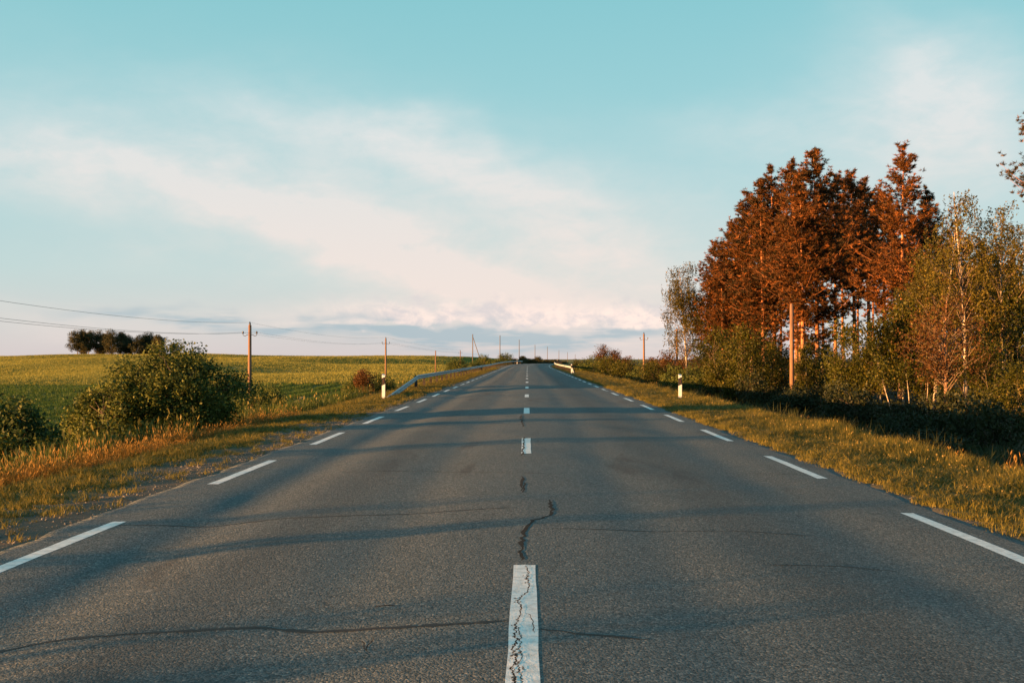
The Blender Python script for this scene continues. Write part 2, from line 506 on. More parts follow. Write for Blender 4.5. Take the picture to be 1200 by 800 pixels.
def dash(u, y0, y1, w, name='lane_marking'):
    n = max(2, int((y1 - y0) / (.4 if y0 < 60 else 1.5)) + 1); v = []; f = []
    rng = random.Random(int(y0 * 100 + u * 7))
    m = 5
    for k in range(n):
        y = y0 + (y1 - y0) * k / (n - 1)
        for j in range(m):
            uu = u + w * (j / (m - 1) - .5) + (rng.uniform(-.004, .004) if j in (0, m - 1) else 0)
            yy = y + (rng.uniform(-.012, .012) if k in (0, n - 1) else 0)
            v.append((uu + float(cx(yy)), yy, float(zroad(yy) + cross(uu, yy)) + .001))
    for k in range(n - 1):
        for j in range(m - 1): f.append((k * m + j, k * m + j + 1, (k + 1) * m + j + 1, (k + 1) * m + j))
    return obj(name, mesh(name, v, f, M['paint'], None, True), road)


for k in range(21):
    e = 7.45 + 11.75 * k
    if e < 262: dash(0.0, e - 3.1, e, .155 if k else .155, 'centre_marking')
for k in range(-1, 42):
    e = 9.75 + 5.9 * k
    if e < 262: dash(-3.77, e - 3.0, e, .13, 'edge_marking')
for k in range(-1, 42):
    e = 10.4 + 6.0 * k
    if e < 262: dash(3.74, e - 3.05, e, .13, 'edge_marking')


def crack(pts, w, mat, name, seed, jit=.02, lift=.003, step=.04, closed=False):
    """a crack following the road surface between points given as (x, y) on the road"""
    rng = random.Random(seed); P = []
    for (x0, y0), (x1, y1) in zip(pts[:-1], pts[1:]):
        L = math.hypot(x1 - x0, y1 - y0); n = max(1, int(L / step))
        for k in range(n):
            t = k / n; P.append((x0 + (x1 - x0) * t + rng.uniform(-jit, jit), y0 + (y1 - y0) * t + rng.uniform(-jit, jit)))
    P.append(pts[-1]); v = []; f = []
    for k, (x, y) in enumerate(P):
        a = P[max(k - 1, 0)]; b = P[min(k + 1, len(P) - 1)]; dx, dy = b[0] - a[0], b[1] - a[1]; l = math.hypot(dx, dy) + 1e-6
        ww = w * rng.uniform(.35, 1.15) * min(1, .25 + k / 3, .25 + (len(P) - 1 - k) / 3)
        for s in (-1, 1):
            xx, yy = x - dy / l * ww * s / 2, y + dx / l * ww * s / 2
            v.append((xx, yy, float(surf(xx, yy)) + lift))
    for k in range(len(P) - 1): f.append((2 * k, 2 * k + 1, 2 * k + 3, 2 * k + 2))
    return obj(name, mesh(name, v, f, mat), road)


def pxs(l, z=-.03): return [gp(a, b, z) for a, b in l]


crack(pxs([(613, 656), (610, 648), (612, 632), (616, 620), (622, 613), (623, 609), (634, 607), (643, 604), (647, 597), (645, 590), (644, 585)], -.005), .038, M['crack'], 'road_crack', 1, .018, .0015, .085)
crack(pxs([(614, 577), (610, 570), (612, 562), (611, 558)], -.005), .05, M['crack'], 'road_crack', 2, .02, .0015, .14)
crack(pxs([(613, 577), (615, 571), (614, 565)], -.005), .03, M['crack'], 'road_crack', 3, .015, .0015, .14)
crack(pxs([(612, 500), (611, 490), (613, 486)], -.005), .06, M['crack'], 'road_crack', 33, .05, .003, .2)
crack(pxs([(614, 512), (613, 528), (612, 534)], -.005), .03, M['crack'], 'road_crack', 34, .02, .003, .1)
# seams across the lanes
crack(pxs([(-60, 762), (60, 746), (180, 741), (300, 735), (370, 740), (480, 738), (597, 732)]), .055, M['tar'], 'road_seam', 4, .008, .0018, .05)
crack(pxs([(137, 612), (250, 611), (340, 606), (430, 604), (540, 600), (598, 598)]), .045, M['tar'], 'road_seam', 5, .012, .0018, .06)
crack(pxs([(645, 622), (760, 623), (870, 621), (955, 625)]), .03, M['tar'], 'road_seam', 6, .012, .0018, .06)
crack(pxs([(900, 661), (980, 660), (1048, 663)]), .03, M['tar'], 'road_seam', 7, .010, .0018, .06)
crack(pxs([(630, 742), (700, 748), (760, 752)]), .035, M['tar'], 'road_seam', 71, .012, .0018, .06)
crack(pxs([(875, 551), (905, 552), (945, 553)]), .035, M['tar'], 'road_seam', 8, .015, .0018, .08)
crack(pxs([(395, 552), (500, 552), (600, 556), (650, 557)]), .035, M['tar'], 'road_seam', 9, .02, .0018, .1)
crack(pxs([(440, 712), (455, 711), (463, 712)]), .04, M['crack'], 'road_crack', 10, .01, .0018, .05)
crack(pxs([(424, 752), (430, 765), (437, 748)]), .012, M['crack'], 'road_crack', 11, .01, .0018, .05)
# cracks through the nearest painted dash (they sit on the paint)
crack([gp(a, b, 0) for a, b in [(616, 661), (620, 668), (617, 676), (621, 684), (619, 692), (611, 697), (606, 703), (611, 708), (610, 716), (605, 728)]], .009, M['crack'], 'paint_crack', 12, .009, .0028, .02)
crack([gp(a, b, 0) for a, b in [(605, 728), (603, 742), (606, 750), (601, 760), (606, 772), (600, 782), (606, 792), (601, 805)]], .011, M['crack'], 'paint_crack', 13, .011, .0028, .018)
crack([gp(a, b, 0) for a, b in [(607, 735), (611, 745), (608, 756), (612, 768), (606, 778), (612, 790), (610, 800)]], .006, M['crack'], 'paint_crack', 14, .009, .0028, .018)
crack([gp(a, b, 0) for a, b in [(612, 716), (620, 718), (624, 726), (626, 740)]], .006, M['crack'], 'paint_crack', 15, .005, .0028, .02)



def paint_chips(seed, pts, n):
    rng = random.Random(seed); v = []; f = []
    for _ in range(n):
        x, y = pts[rng.randrange(len(pts))]; x += rng.gauss(0, .012); y += rng.gauss(0, .06); a = rng.uniform(.003, .011); e = rng.uniform(1, 2.6); b = len(v); k = rng.randint(5, 8)
        if abs(x) > .07: continue
        for j in range(k):
            q = 2 * math.pi * j / k; l = a * rng.uniform(.5, 1.2); xx, yy = x + l * math.cos(q), y + l * e * math.sin(q); v.append((xx, yy, float(surf(xx, yy)) + .0024))
        f.append(list(range(b, b + k)))
    tag(obj('paint_chips', mesh('paint_chips', v, f, M['asphalt']), road), None, None, None, 'stuff')


paint_chips(5, [gp(a, b, 0) for a, b in [(606, 735), (604, 750), (602, 765), (605, 780), (601, 792), (608, 760), (604, 800), (610, 785), (606, 700), (618, 676)]], 60)

# ---------------------------------------------------------------- plants
RNG = np.random.default_rng(11)


def unit(n, rng):
    v = rng.normal(size=(n, 3)); return v / np.linalg.norm(v, axis=1, keepdims=True)


def leaf_quads(c, L, W, rng, axis=None, jitter=1., up=0.):
    """one bent diamond leaf per centre"""
    n = len(c); a = unit(n, rng)
    if axis is not None: a = axis + jitter * a; a /= np.linalg.norm(a, axis=1, keepdims=True) + 1e-9
    nr = unit(n, rng); nr[:, 2] += up
    b = np.cross(a, nr); b /= np.linalg.norm(b, axis=1, keepdims=True) + 1e-9
    nn = np.cross(b, a)
    s = rng.uniform(.45, 1.4, (n, 1)); L = L * s; W = W * s
    v = np.stack([c - a * L * .5, c + b * W * .5 + nn * W * .18 - a * L * .05, c + a * L * .5, c - b * W * .5 + nn * W * .18 - a * L * .05], 1).reshape(-1, 3)
    f = np.arange(4 * n).reshape(n, 4)
    return v, f


def crown_mesh(name, c, L, W, rng, mat, axis=None, jitter=1., up=0., tint=None, tri=False):
    v, f = leaf_quads(c, L, W, rng, axis, jitter, up)
    if tri:                                      # needle sprays: slim triangles
        t = np.clip(tint, 0, 1); v = v.reshape(-1, 4, 3)[:, (1, 2, 3)].copy(); v[:, (0, 2)] -= (v[:, 1:2] - (v[:, 0:1] + v[:, 2:3]) / 2) * .8
        return mesh(name, v.reshape(-1, 3), np.arange(3 * len(v)).reshape(-1, 3), mat, np.repeat(t, 3))
    t = np.clip(tint if tint is not None else rng.uniform(0, 1, len(c)), 0, 1)
    return mesh(name, v, f, mat, np.repeat(t, 4))


def pine_meshes(seed, Ht, crown0=.38, wid=2.6, dens=1., mat='needles', lean=0., m=17, bw=.042, step=1.):
    rng = np.random.default_rng(seed); t = MB()
    n = 9; ph = rng.uniform(0, 6.3)
    def axis_at(h):
        q = h / Ht; return np.array([.09 * math.sin(2.2 * q + ph) + lean * q * Ht * .1, .08 * math.sin(2.7 * q + ph * 1.7), h])
    r0 = .0085 * Ht + .015
    t.tube([axis_at(Ht * k / n) for k in range(n + 1)], [r0 * (1.25 if k == 0 else 1) * (1 - .96 * k / n) ** .9 for k in range(n + 1)], 7)
    cs = []; ax = []; tn = []
    h = Ht * crown0 * .75
    while h < Ht * .985:
        q = (h / Ht - crown0) / (1 - crown0)
        prof = (.50 + .50 * min(1, max(q, 0) / .25)) * (1 - max(0, (q - .12) / .88) ** 1.22) + .08
        if q < 0: prof = .30
        nb = rng.integers(3, 6) if q > 0 else rng.integers(1, 3)
        for _ in range(nb):
            az = rng.uniform(0, 2 * math.pi); Lb = wid * prof * rng.uniform(.5, 1.25)
            rise = rng.uniform(-.12, .28) + .45 * max(q, 0)
            d = np.array([math.cos(az), math.sin(az), 0]); p0 = axis_at(h + rng.uniform(-.45, .3))
            k = 4; pts = [p0 + d * Lb * s + np.array([0, 0, Lb * (rise * s + .22 * s * s - .10 * math.sin(3.1 * s))]) for s in np.linspace(0, 1, k + 1)]
            rb = .005 + .0055 * Lb
            t.tube(pts, [rb * (1 - .8 * s) for s in np.linspace(0, 1, k + 1)], 4, False)
            if q < 0 and rng.random() < .4: continue              # dead stub
            for tuft in range(int((7 + 11 * Lb) * dens)):
                s = rng.uniform(.06, 1.03) ** .8; side = rng.normal(0, .20 * Lb * (.45 + s * .35))
                pb = p0 + d * Lb * s + np.array([0, 0, Lb * (rise * s + .22 * s * s - .1 * math.sin(3.1 * s))])
                pb = pb + np.array([-d[1], d[0], 0]) * side + np.array([0, 0, rng.normal(.05, .10 + .07 * Lb)])
                o = unit(m, rng); o[:, 2] = np.abs(o[:, 2]) * .9 + .05; o += d * .35
                o /= np.linalg.norm(o, axis=1, keepdims=True)
                rr = .15 * rng.uniform(.5, 1.5)
                cs.append(pb + o * rr * .7); ax.append(o); tn.append(np.clip(rng.uniform(-.15, 1.0) + rng.normal(0, .14, m), 0, 1))  # wide tuft tints stand in for shaded gaps between boughs
        h += rng.uniform(.28, .48) * (Ht / 15) * step
    # leading shoot
    for _ in range(5):
        pb = axis_at(Ht * rng.uniform(.965, 1.0)); o = unit(11, rng); o[:, 2] = np.abs(o[:, 2]) + .5; o /= np.linalg.norm(o, axis=1, keepdims=True)
        cs.append(pb + o * .14); ax.append(o); tn.append(rng.uniform(.2, .8, 11))
    c = np.concatenate(cs); a = np.concatenate(ax)
    cm = crown_mesh('crown', c, .20 * bw / .042, bw, rng, M[mat], a, .35, 0, np.concatenate(tn), True)
    return t.me('trunk', M['pinebark'], True), cm


def leafy_meshes(seed, Ht, rx, base=.25, ncl=60, per=90, leaf=.09, clr=.42, stems=1, mat='saplingleaf', bark='bark', hang=0., r0=.05, hollow=.35, lean=(0, 0), top=1., squash=1., ry=None, lop=.0):
    """broadleaf tree or shrub: stems and limbs reaching to leaf clumps spread through an uneven crown"""
    rng = np.random.default_rng(seed); t = MB(); br = MB(); ry = ry or rx
    zb, zt = Ht * base, Ht * top; zc = (zb + zt) / 2; hz = (zt - zb) / 2
    ends = []
    lob = rng.uniform(0, 6.3, 4)
    while len(ends) < ncl:
        p = unit(1, rng)[0]; r = rng.uniform(hollow, 1.0) ** .6
        az = math.atan2(p[1], p[0]); k = 1 + .22 * math.sin(2 * az + lob[0]) + .16 * math.sin(3 * az + lob[1] + 3 * p[2]) + .14 * math.sin(5 * p[2] + lob[2])
        q = np.array([p[0] * rx * k, p[1] * ry * k, p[2] * hz * (1 + .12 * math.sin(3 * az + lob[3]))]) * r
        w = 1 - lop * max(0, q[2] / hz)                                  # narrower towards the top
        q[0] *= w; q[1] *= w; q[2] += zc; q[0] += lean[0] * q[2]; q[1] += lean[1] * q[2]
        if q[2] > .12: ends.append(q)
    st = []
    for s in range(stems):
        a = 2 * math.pi * s / stems + rng.uniform(0, 1); sp = 0 if stems == 1 else rx * .42
        topz = Ht * (.93 if stems == 1 else rng.uniform(.6, .85))
        ph = rng.uniform(0, 6.3)
        def path(h, a=a, sp=sp, topz=topz, ph=ph):
            q = h / topz
            return np.array([math.cos(a) * sp * q + lean[0] * h + .035 * Ht * math.sin(2.6 * q + ph) * q, math.sin(a) * sp * q + lean[1] * h + .03 * Ht * math.sin(3.3 * q + ph) * q, h])
        pts = [path(topz * k / 8) for k in range(9)]; pts[0][2] = -.1
        t.tube(pts, [r0 * (1.2 if k == 0 else 1) * (1 - .9 * k / 8) for k in range(9)], 7); st.append((path, topz))
    cs = []; tn = []
    for e in ends:
        path, topz = st[rng.integers(len(st))]
        h0 = max(.08, min(topz * .96, e[2] - (rng.uniform(.8, 1.4) if hang else rng.uniform(.25, .7)) * math.hypot(e[0], e[1]) - .1)); p0 = path(h0)
        mid = (p0 + e) / 2 + np.array([0, 0, .10 * np.linalg.norm(e - p0)]) + rng.normal(0, .05, 3)
        rb = max(.006, r0 * .30 * (1 - .6 * h0 / Ht)); br.tube([p0, mid, e], [rb, rb * .7, rb * .35], 4, False)
        m = int(per * rng.uniform(.55, 1.4)); o = np.clip(rng.normal(size=(m, 3)), -1.7, 1.7) * clr * np.array([1, 1, squash]) * .55
        if hang:
            ns = max(3, m // 14); sx_ = rng.normal(0, clr * .6, (ns, 2)); which = rng.integers(0, ns, m)
            dz = rng.uniform(0, 1, m); o = np.stack([sx_[which, 0] + rng.normal(0, .05, m), sx_[which, 1] + rng.normal(0, .05, m), .25 * clr - dz * hang * rng.uniform(.5, 1, ns)[which]], -1)
        cs.append(e + o); tn.append(np.clip(rng.normal(.45, .2) + rng.normal(0, .2, m), 0, 1))
    c = np.concatenate(cs); keep = c[:, 2] > .03; c = c[keep]
    cm = crown_mesh('crown', c, leaf, leaf * .62, rng, M[mat], None, 1, .5, np.concatenate(tn)[keep])
    return t.me('trunk', M[bark], True), cm, br.me('branches', M['bark'], True)


def plant(name, cat, label, meshes, x, y, rz=0, scale=1., group=None, sink=.05, lean=None):
    sc = scale if isinstance(scale, tuple) else (scale,) * 3
    t = thing(name, label, cat, (x, y, float(gz(x, y)) - sink), rz, group, sc)
    if lean: t.rotation_euler = (lean[0], lean[1], rz)
    obj('trunk' if 'tree' in name or 'birch' in name or 'pine' in name else 'stems', meshes[0], t); obj('crown' if 'tree' in name or 'birch' in name or 'pine' in name else 'leaves', meshes[1], t)
    if len(meshes) > 2: obj('branches', meshes[2], t)
    return t


# --- pines of the wood on the right: (x in photo, y of the top, distance, variant, crown start)
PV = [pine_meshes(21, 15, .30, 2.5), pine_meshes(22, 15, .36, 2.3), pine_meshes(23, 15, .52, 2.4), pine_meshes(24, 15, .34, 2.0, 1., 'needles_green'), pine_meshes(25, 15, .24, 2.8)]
PL = [pine_meshes(26, 15, .36, 2.4, .45, 'needles', 0., 9, .085, 1.2), pine_meshes(27, 15, .55, 2.3, .45, 'needles', 0., 9, .085, 1.2)]
PG = 'Scots pines of the roadside wood'
PINES = [
    (836, 284, 90, 0, 'short leaning-topped russet pine at the left end of the wood, behind the birch'),
    (858, 262, 88, 4, 'low broad russet pine between the wood\'s left end and its rising tops'),
    (880, 226, 84, 0, 'russet pine whose narrow tip starts the high step of the wood'),
    (905, 196, 82, 1, 'russet pine with a ragged round head just left of the central spire'),
    (930, 190, 79, 2, 'russet pine with a thin pointed tip close beside the broad-headed central pine'),
    (954, 177, 75, 4, 'broadest tall russet pine, highest in the middle of the wood'),
    (978, 205, 80, 2, 'russet pine tucked against the right flank of the central tall pine'),
    (998, 203, 86, 2, 'dark shaded pine with a small spike top right of the central tall pine'),
    (846, 300, 84, 1, 'lowest russet pine leaning out over the weeping birch'),
    (868, 246, 86, 1, 'russet pine between the two left steps of the wood'),
    (892, 212, 80, 4, 'russet pine filling the slope left of the ragged round head'),
    (938, 205, 74, 1, 'russet pine with low spreading boughs in front of the central tall pine'),
    (1014, 212, 88, 2, 'dark slim pine filling the dip before the second summit of the wood'),
    (1056, 173, 70, 0, 'tall russet pine with a blunt cone head, second summit next to the birches'),
    (1034, 226, 80, 2, 'high-crowned pine with a long bare trunk left of the second summit'),
    (1085, 226, 80, 3, 'dark green pine just behind the thinnest upright birch'),
    (1112, 262, 86, 0, 'pine half hidden behind the tall white-stemmed birches'),
    (1146, 285, 84, 3, 'dark pine hidden low behind the right-hand birch crowns'),
    (1185, 300, 78, 3, 'dark pine closing the wood at the edge of the picture'),
]
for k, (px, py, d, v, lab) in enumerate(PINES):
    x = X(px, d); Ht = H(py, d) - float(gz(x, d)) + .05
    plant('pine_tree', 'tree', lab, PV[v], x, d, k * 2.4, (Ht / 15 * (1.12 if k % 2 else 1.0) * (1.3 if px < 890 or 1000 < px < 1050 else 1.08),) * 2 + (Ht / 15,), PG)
for k, (px, py, d, v) in enumerate([(850, 300, 104, 0), (872, 278, 108, 2), (893, 250, 100, 2), (915, 238, 106, 1), (938, 225, 98, 2), (962, 228, 108, 2),
                                    (985, 240, 102, 2), (1005, 248, 112, 2), (1022, 255, 100, 2), (1045, 245, 106, 2), (1070, 250, 98, 1), (1095, 270, 104, 2), (1130, 290, 102, 1), (1165, 300, 96, 1)]):
    x = X(px, d); Ht = H(py, d) - float(gz(x, d)) + .05
    plant('pine_tree', 'tree', 'pine standing deep in the wood, seen only through gaps between front trunks', PL[1 if 930 < px < 1050 else v % 2], x, d, k * 1.7 + .5, Ht / 15, 'pines deep inside the wood')
PN = pine_meshes(28, 15, .50, 2.3, 1.5, 'needles_near', 0., 22, .026)
x = X(1256, 39); plant('pine_tree', 'tree', 'near pine whose branch tips reach in at the right edge of the picture', PN, x, 39, 2.2, (.95, .95, 1.02), PG)

# --- birches
BV = [leafy_meshes(31, 10, 1.9, .30, 110, 150, .10, .40, 1, 'birchleaf', 'birchbark', 1.3, .085, .15, (0, 0), 1.0, 1., None, .45),
      leafy_meshes(32, 11, 1.8, .20, 75, 125, .10, .36, 1, 'birchleaf', 'birchbark', .9, .125, .1, (0, 0), 1.0, 1., None, .5),
      leafy_meshes(33, 11, 1.9, .20, 80, 115, .10, .38, 1, 'birchleaf', 'birchbark', 1.0, .125, .1, (0, 0), 1.0, 1., None, .5)]
for px, py, d, v, rz, lean, lab in [
    (806, 303, 86, 0, .4, (0, -.05), 'weeping birch alone at the left end of the wood, behind the brown pole'),
    (1092, 250, 56, 1, 2., (0, -.09), 'slender birch leaning left in front of the second pine summit'),
    (1128, 205, 52, 2, 1., (0, -.07), 'tallest birch, pale stem curving up to a feathery top above its neighbours'),
    (1172, 228, 50, 1, 4.1, (0, -.09), 'rightmost birch with drooping twigs and a dark-patched pale stem'),
    (1150, 268, 58, 0, 3.1, (0, .02), 'shorter bushy birch filling the space between the two tall right birches'),
    (1194, 240, 56, 2, 5.1, (0, -.02), 'leafy birch at the right edge behind the rightmost drooping birch'),
    (1078, 285, 62, 0, 2.6, (0, -.03), 'bushy birch in front of the second pine summit\'s trunk')]:
    x = X(px, d); Ht = H(py, d) - float(gz(x, d))
    plant('birch_tree', 'tree', lab, BV[v], x, d, rz, Ht / (10, 11, 11)[v], 'birches at the wood\'s edge', .05, lean)

# --- green saplings and shrubs along the wood's foot
SV = [leafy_meshes(41, 4, 1.25, .12, 60, 120, .11, .42, 2, 'saplingleaf', 'bark', 0, .045, .3),
      leafy_meshes(42, 4, 1.05, .18, 55, 120, .11, .40, 1, 'saplingleaf', 'birchbark', 0, .045, .25, (0, 0), 1, 1, None, .3),
      leafy_meshes(43, 4, 1.4, .06, 65, 120, .11, .42, 3, 'saplingleaf', 'bark', 0, .035, .3)]
for k, (px, py, d, v, lab) in enumerate([
    (846, 378, 70, 0, 'rounded green sapling just right of the weeping birch'),
    (874, 380, 67, 2, 'bushy bright green sapling under the left pines'),
    (903, 400, 70, 1, 'small green sapling left of the tall bare pole'),
    (945, 402, 66, 1, 'thin green sapling right of the tall bare pole'),
    (968, 402, 70, 2, 'green sapling in front of the bare pine trunks'),
    (994, 372, 60, 0, 'tall dense green sapling in the middle of the wood\'s foot'),
    (1030, 372, 57, 1, 'tall yellow-green sapling with a narrow crown beside the leaning white stems'),
    (1056, 352, 58, 1, 'tallest green sapling, standing left of the russet spreading tree'),
    (1086, 395, 60, 0, 'green sapling behind the russet spreading tree'),
    (1134, 400, 54, 2, 'green sapling between the russet tree and the tallest birch'),
    (1160, 395, 46, 0, 'green shrub with upright shoots at the foot of the rightmost birch'),
    (1192, 335, 50, 2, 'large leafy green bush at the right edge under the pines'),
    (1188, 425, 42, 2, 'low spreading green bush at the right edge above the dark ditch')]):
    x = X(px, d); Ht = H(py, d) - float(gz(x, d))
    plant('sapling_tree', 'sapling', lab, SV[v], x, d, k * 1.9, (max(.75, Ht / 4 * .85),) * 2 + (Ht / 4,), 'green saplings at the foot of the wood')

IV = [leafy_meshes(45, 6, 2.0, .08, 80, 70, .19, .6, 2, 'saplingleaf', 'bark', 0, .06, .3), leafy_meshes(46, 6, 1.8, .10, 80, 70, .19, .6, 1, 'birchleaf', 'birchbark', 0, .06, .3)]
for k in range(18):
    d = 80 + (k * 29 % 38); px = 842 + 20.5 * k
    plant('understory_tree', 'tree', 'leafy understory tree among the trunks inside the wood', IV[k % 2], X(px, d), d, k * 1.7, (1, 1, (.38 if 3 < k < 11 else .75) + (.03 if 3 < k < 11 else .07) * (k * 5 % 7)), 'understory trees inside the wood')

rt = leafy_meshes(51, 5, 1.7, .28, 75, 70, .09, .42, 1, 'rustleaf', 'pinebark', 0, .10, .3)
x = X(1106, 47); plant('russet_tree', 'tree', 'russet spreading tree with forked orange trunk in front of the birches', rt, x, 47, .6, (1.2, 1.2, (H(338, 47) - float(gz(x, 47))) / 5))
# thin leaning stems
tb = leafy_meshes(52, 3.4, .55, .55, 18, 60, .10, .3, 1, 'saplingleaf', 'birchbark', 0, .035, .2)
for k, (px, py, d, lean, lab) in enumerate([(1050, 412, 47, -.28, 'thin white sapling stem leaning left, nearest the ditch'), (1064, 412, 50, -.20, 'thin white sapling stem, second of the leaning row'),
                                            (1080, 415, 53, -.12, 'thin white sapling stem, straightest of the leaning row'), (1094, 420, 55, .05, 'short pale sapling stem just left of the russet trunk')]):
    x = X(px, d); plant('young_birch', 'sapling', lab, tb, x, d, k, (1, 1, (H(py, d) - float(gz(x, d))) / 3.4), 'leaning young birch stems', .05, (0, lean))

# dark undergrowth row
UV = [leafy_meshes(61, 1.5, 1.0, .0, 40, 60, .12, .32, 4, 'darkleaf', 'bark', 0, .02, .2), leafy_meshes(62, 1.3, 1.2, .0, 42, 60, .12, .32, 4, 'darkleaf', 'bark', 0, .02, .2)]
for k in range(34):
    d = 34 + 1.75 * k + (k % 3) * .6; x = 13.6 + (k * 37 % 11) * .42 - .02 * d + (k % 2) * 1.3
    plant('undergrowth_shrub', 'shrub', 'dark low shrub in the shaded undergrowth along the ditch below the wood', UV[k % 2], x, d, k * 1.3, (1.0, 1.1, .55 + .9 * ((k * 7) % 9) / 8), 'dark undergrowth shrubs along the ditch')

# sunlit bushes lining the right verge farther on
SH = [leafy_meshes(71, 2.6, 1.7, .02, 60, 110, .12, .42, 4, 'saplingleaf', 'bark', 0, .03, .3), leafy_meshes(72, 2.6, 1.5, .02, 60, 110, .12, .40, 4, 'bushleaf', 'bark', 0, .03, .3),
      leafy_meshes(73, 3.2, 1.5, .05, 60, 100, .12, .42, 3, 'rustleaf', 'bark', 0, .03, .3)]
for k, (px, py, d, v, w, lab) in enumerate([
    (684, 420, 132, 0, 1., 'small yellow-green bush starting the row behind the far guardrail'),
    (698, 418, 122, 1, 1.1, 'rounded green bush in front of the dark russet tree'),
    (716, 417, 112, 0, 1.1, 'bright yellow-green bush between the russet tree and the small pole'),
    (736, 421, 102, 0, 1., 'low green bush left of the foot of the far right pole'),
    (756, 425, 98, 1, .95, 'dark green bush right under the far right pole'),
    (770, 423, 84, 0, 1., 'largest yellow-green bush of the row, nearest the road'),
    (790, 428, 80, 1, .9, 'dark green bush just left of the right guide post'),
    (815, 428, 76, 1, .9, 'dark green bush behind the right guide post'),
    (709, 402, 165, 2, 1.25, 'tall dark russet tree standing above the far bushes'),
    (722, 410, 150, 2, 1., 'lower russet bush on the right flank of the tall russet tree'),
    (734, 416, 140, 2, .8, 'slim russet bush between the russet tree and the small pole'),
    (765, 417, 130, 2, 1., 'russet bush behind the largest yellow-green bush'),
    (782, 409, 112, 2, 1.1, 'orange-russet tree left of the weeping birch'),
    (806, 415, 104, 2, 1., 'orange-russet bush under the weeping birch'),
    (828, 412, 92, 2, 1., 'russet bush between the weeping birch and the saplings')]):
    x = X(px, d); Ht = H(py, d) - float(gz(x, d)); b = (2.6, 2.6, 3.2)[v]
    plant('roadside_bush' if py > 412 else 'russet_tree', 'bush' if py > 412 else 'tree', lab, SH[v], x, d, k * 2.1, (w, w, Ht / b), 'bushes lining the far right verge')

# --- left side
hero = leafy_meshes(81, 3.0, 1.62, .0, 280, 165, .07, .27, 6, 'bushleaf', 'bark', 0, .035, .45, (0, 0), .97, 1, 1.5, .30)
hero2 = leafy_meshes(85, 2.25, .85, .0, 120, 150, .075, .26, 5, 'bushleaf', 'bark', 0, .03, .45, (0, 0), .97, 1, 1.3, .32)
x = X(204, 25.5); t = plant('large_bush', 'bush', 'tallest dense leafy bush standing above the golden grass on the left bank', hero, x, 25.5, .3, (1, 1, (H(401, 25.5) - float(gz(x, 25.5))) / 3.0))
x = X(126, 24.5); t = plant('large_bush', 'bush', 'lower sunlit bush grown into the left flank of the tallest bush', hero2, x, 24.5, 1.3, (1, 1, (H(446, 24.5) - float(gz(x, 24.5))) / 2.25))
cast = leafy_meshes(86, 2.6, 1.3, .1, 60, 70, .085, .34, 4, 'bushleaf', 'bark', 0, .025, .3)
# bushes on the same bank just outside the picture; their shadows fall across the near road
for k, (x, y, sc, lab) in enumerate([(-13, .2, (.9, .9, 1.0), 'broad bush on the left bank beside the camera'), (-12.2, 4.0, (.30, .30, 1.05), 'thin upright bush on the left bank just outside the picture'),
                                     (-12.6, 5.5, (.26, .26, .98), 'thinnest bush on the left bank just outside the picture'), (-12.5, 13.0, (.5, .5, 1.15), 'bush on the left bank next to the bush cut by the picture\'s edge'),
                                     (-13.5, -5.5, (1.3, 1.3, 1.2), 'big bush on the left bank behind the camera')]):
    plant('large_bush', 'bush', lab, cast, x, y, 1.1 * k, sc)
hb = leafy_meshes(82, 2.0, 1.1, .0, 110, 150, .085, .27, 5, 'bushleaf', 'bark', 0, .03, .4, (0, 0), 1, 1, None, .3)
x = X(6, 20.5); plant('large_bush', 'bush', 'smaller dark bush cut by the left edge of the picture', hb, x, 20.5, 1., (1.0, 1.0, (H(466, 20.5) - float(gz(x, 20.5))) / 2.0))
sb = [leafy_meshes(83, 1.6, .8, .0, 50, 110, .08, .25, 4, 'rustleaf', 'bark', 0, .02, .3), leafy_meshes(84, 1.6, .85, .0, 50, 110, .08, .26, 4, 'bushleaf', 'bark', 0, .02, .3)]
for px, py, d, v, w, lab in [(428, 433, 52, 0, .8, 'reddish dry shrub left of the left guide post'), (447, 438, 54, 1, .75, 'green shrub directly behind the left guide post'), (414, 442, 53, 1, .6, 'small green shrub left of the reddish shrub'),
                             (318, 452, 48, 1, .9, 'low green shrub right beside the brown pole\'s foot'), (300, 452, 44, 1, .9, 'green shrub between the large bush and the brown pole'),
                             (536, 420, 128, 1, 1.75, 'round dark bush behind the middle of the left guardrail'), (556, 423, 138, 1, 1.1, 'smaller dark bush next to the round one behind the guardrail'),
                             (567, 416, 215, 1, 2.0, 'dark bush beside the foot of the braced pole'), (581, 421, 225, 1, 2.2, 'low dark bush near the far end of the left guardrail'), (592, 414, 240, 1, 2.2, 'small dark tree-like bush above the far end of the left guardrail')]:
    x = X(px, d); Ht = H(py, d) - float(gz(x, d)); plant('roadside_bush', 'bush', lab, sb[v], x, d, px * .1, (w, w, Ht / 1.6), 'bushes along the left side of the road')

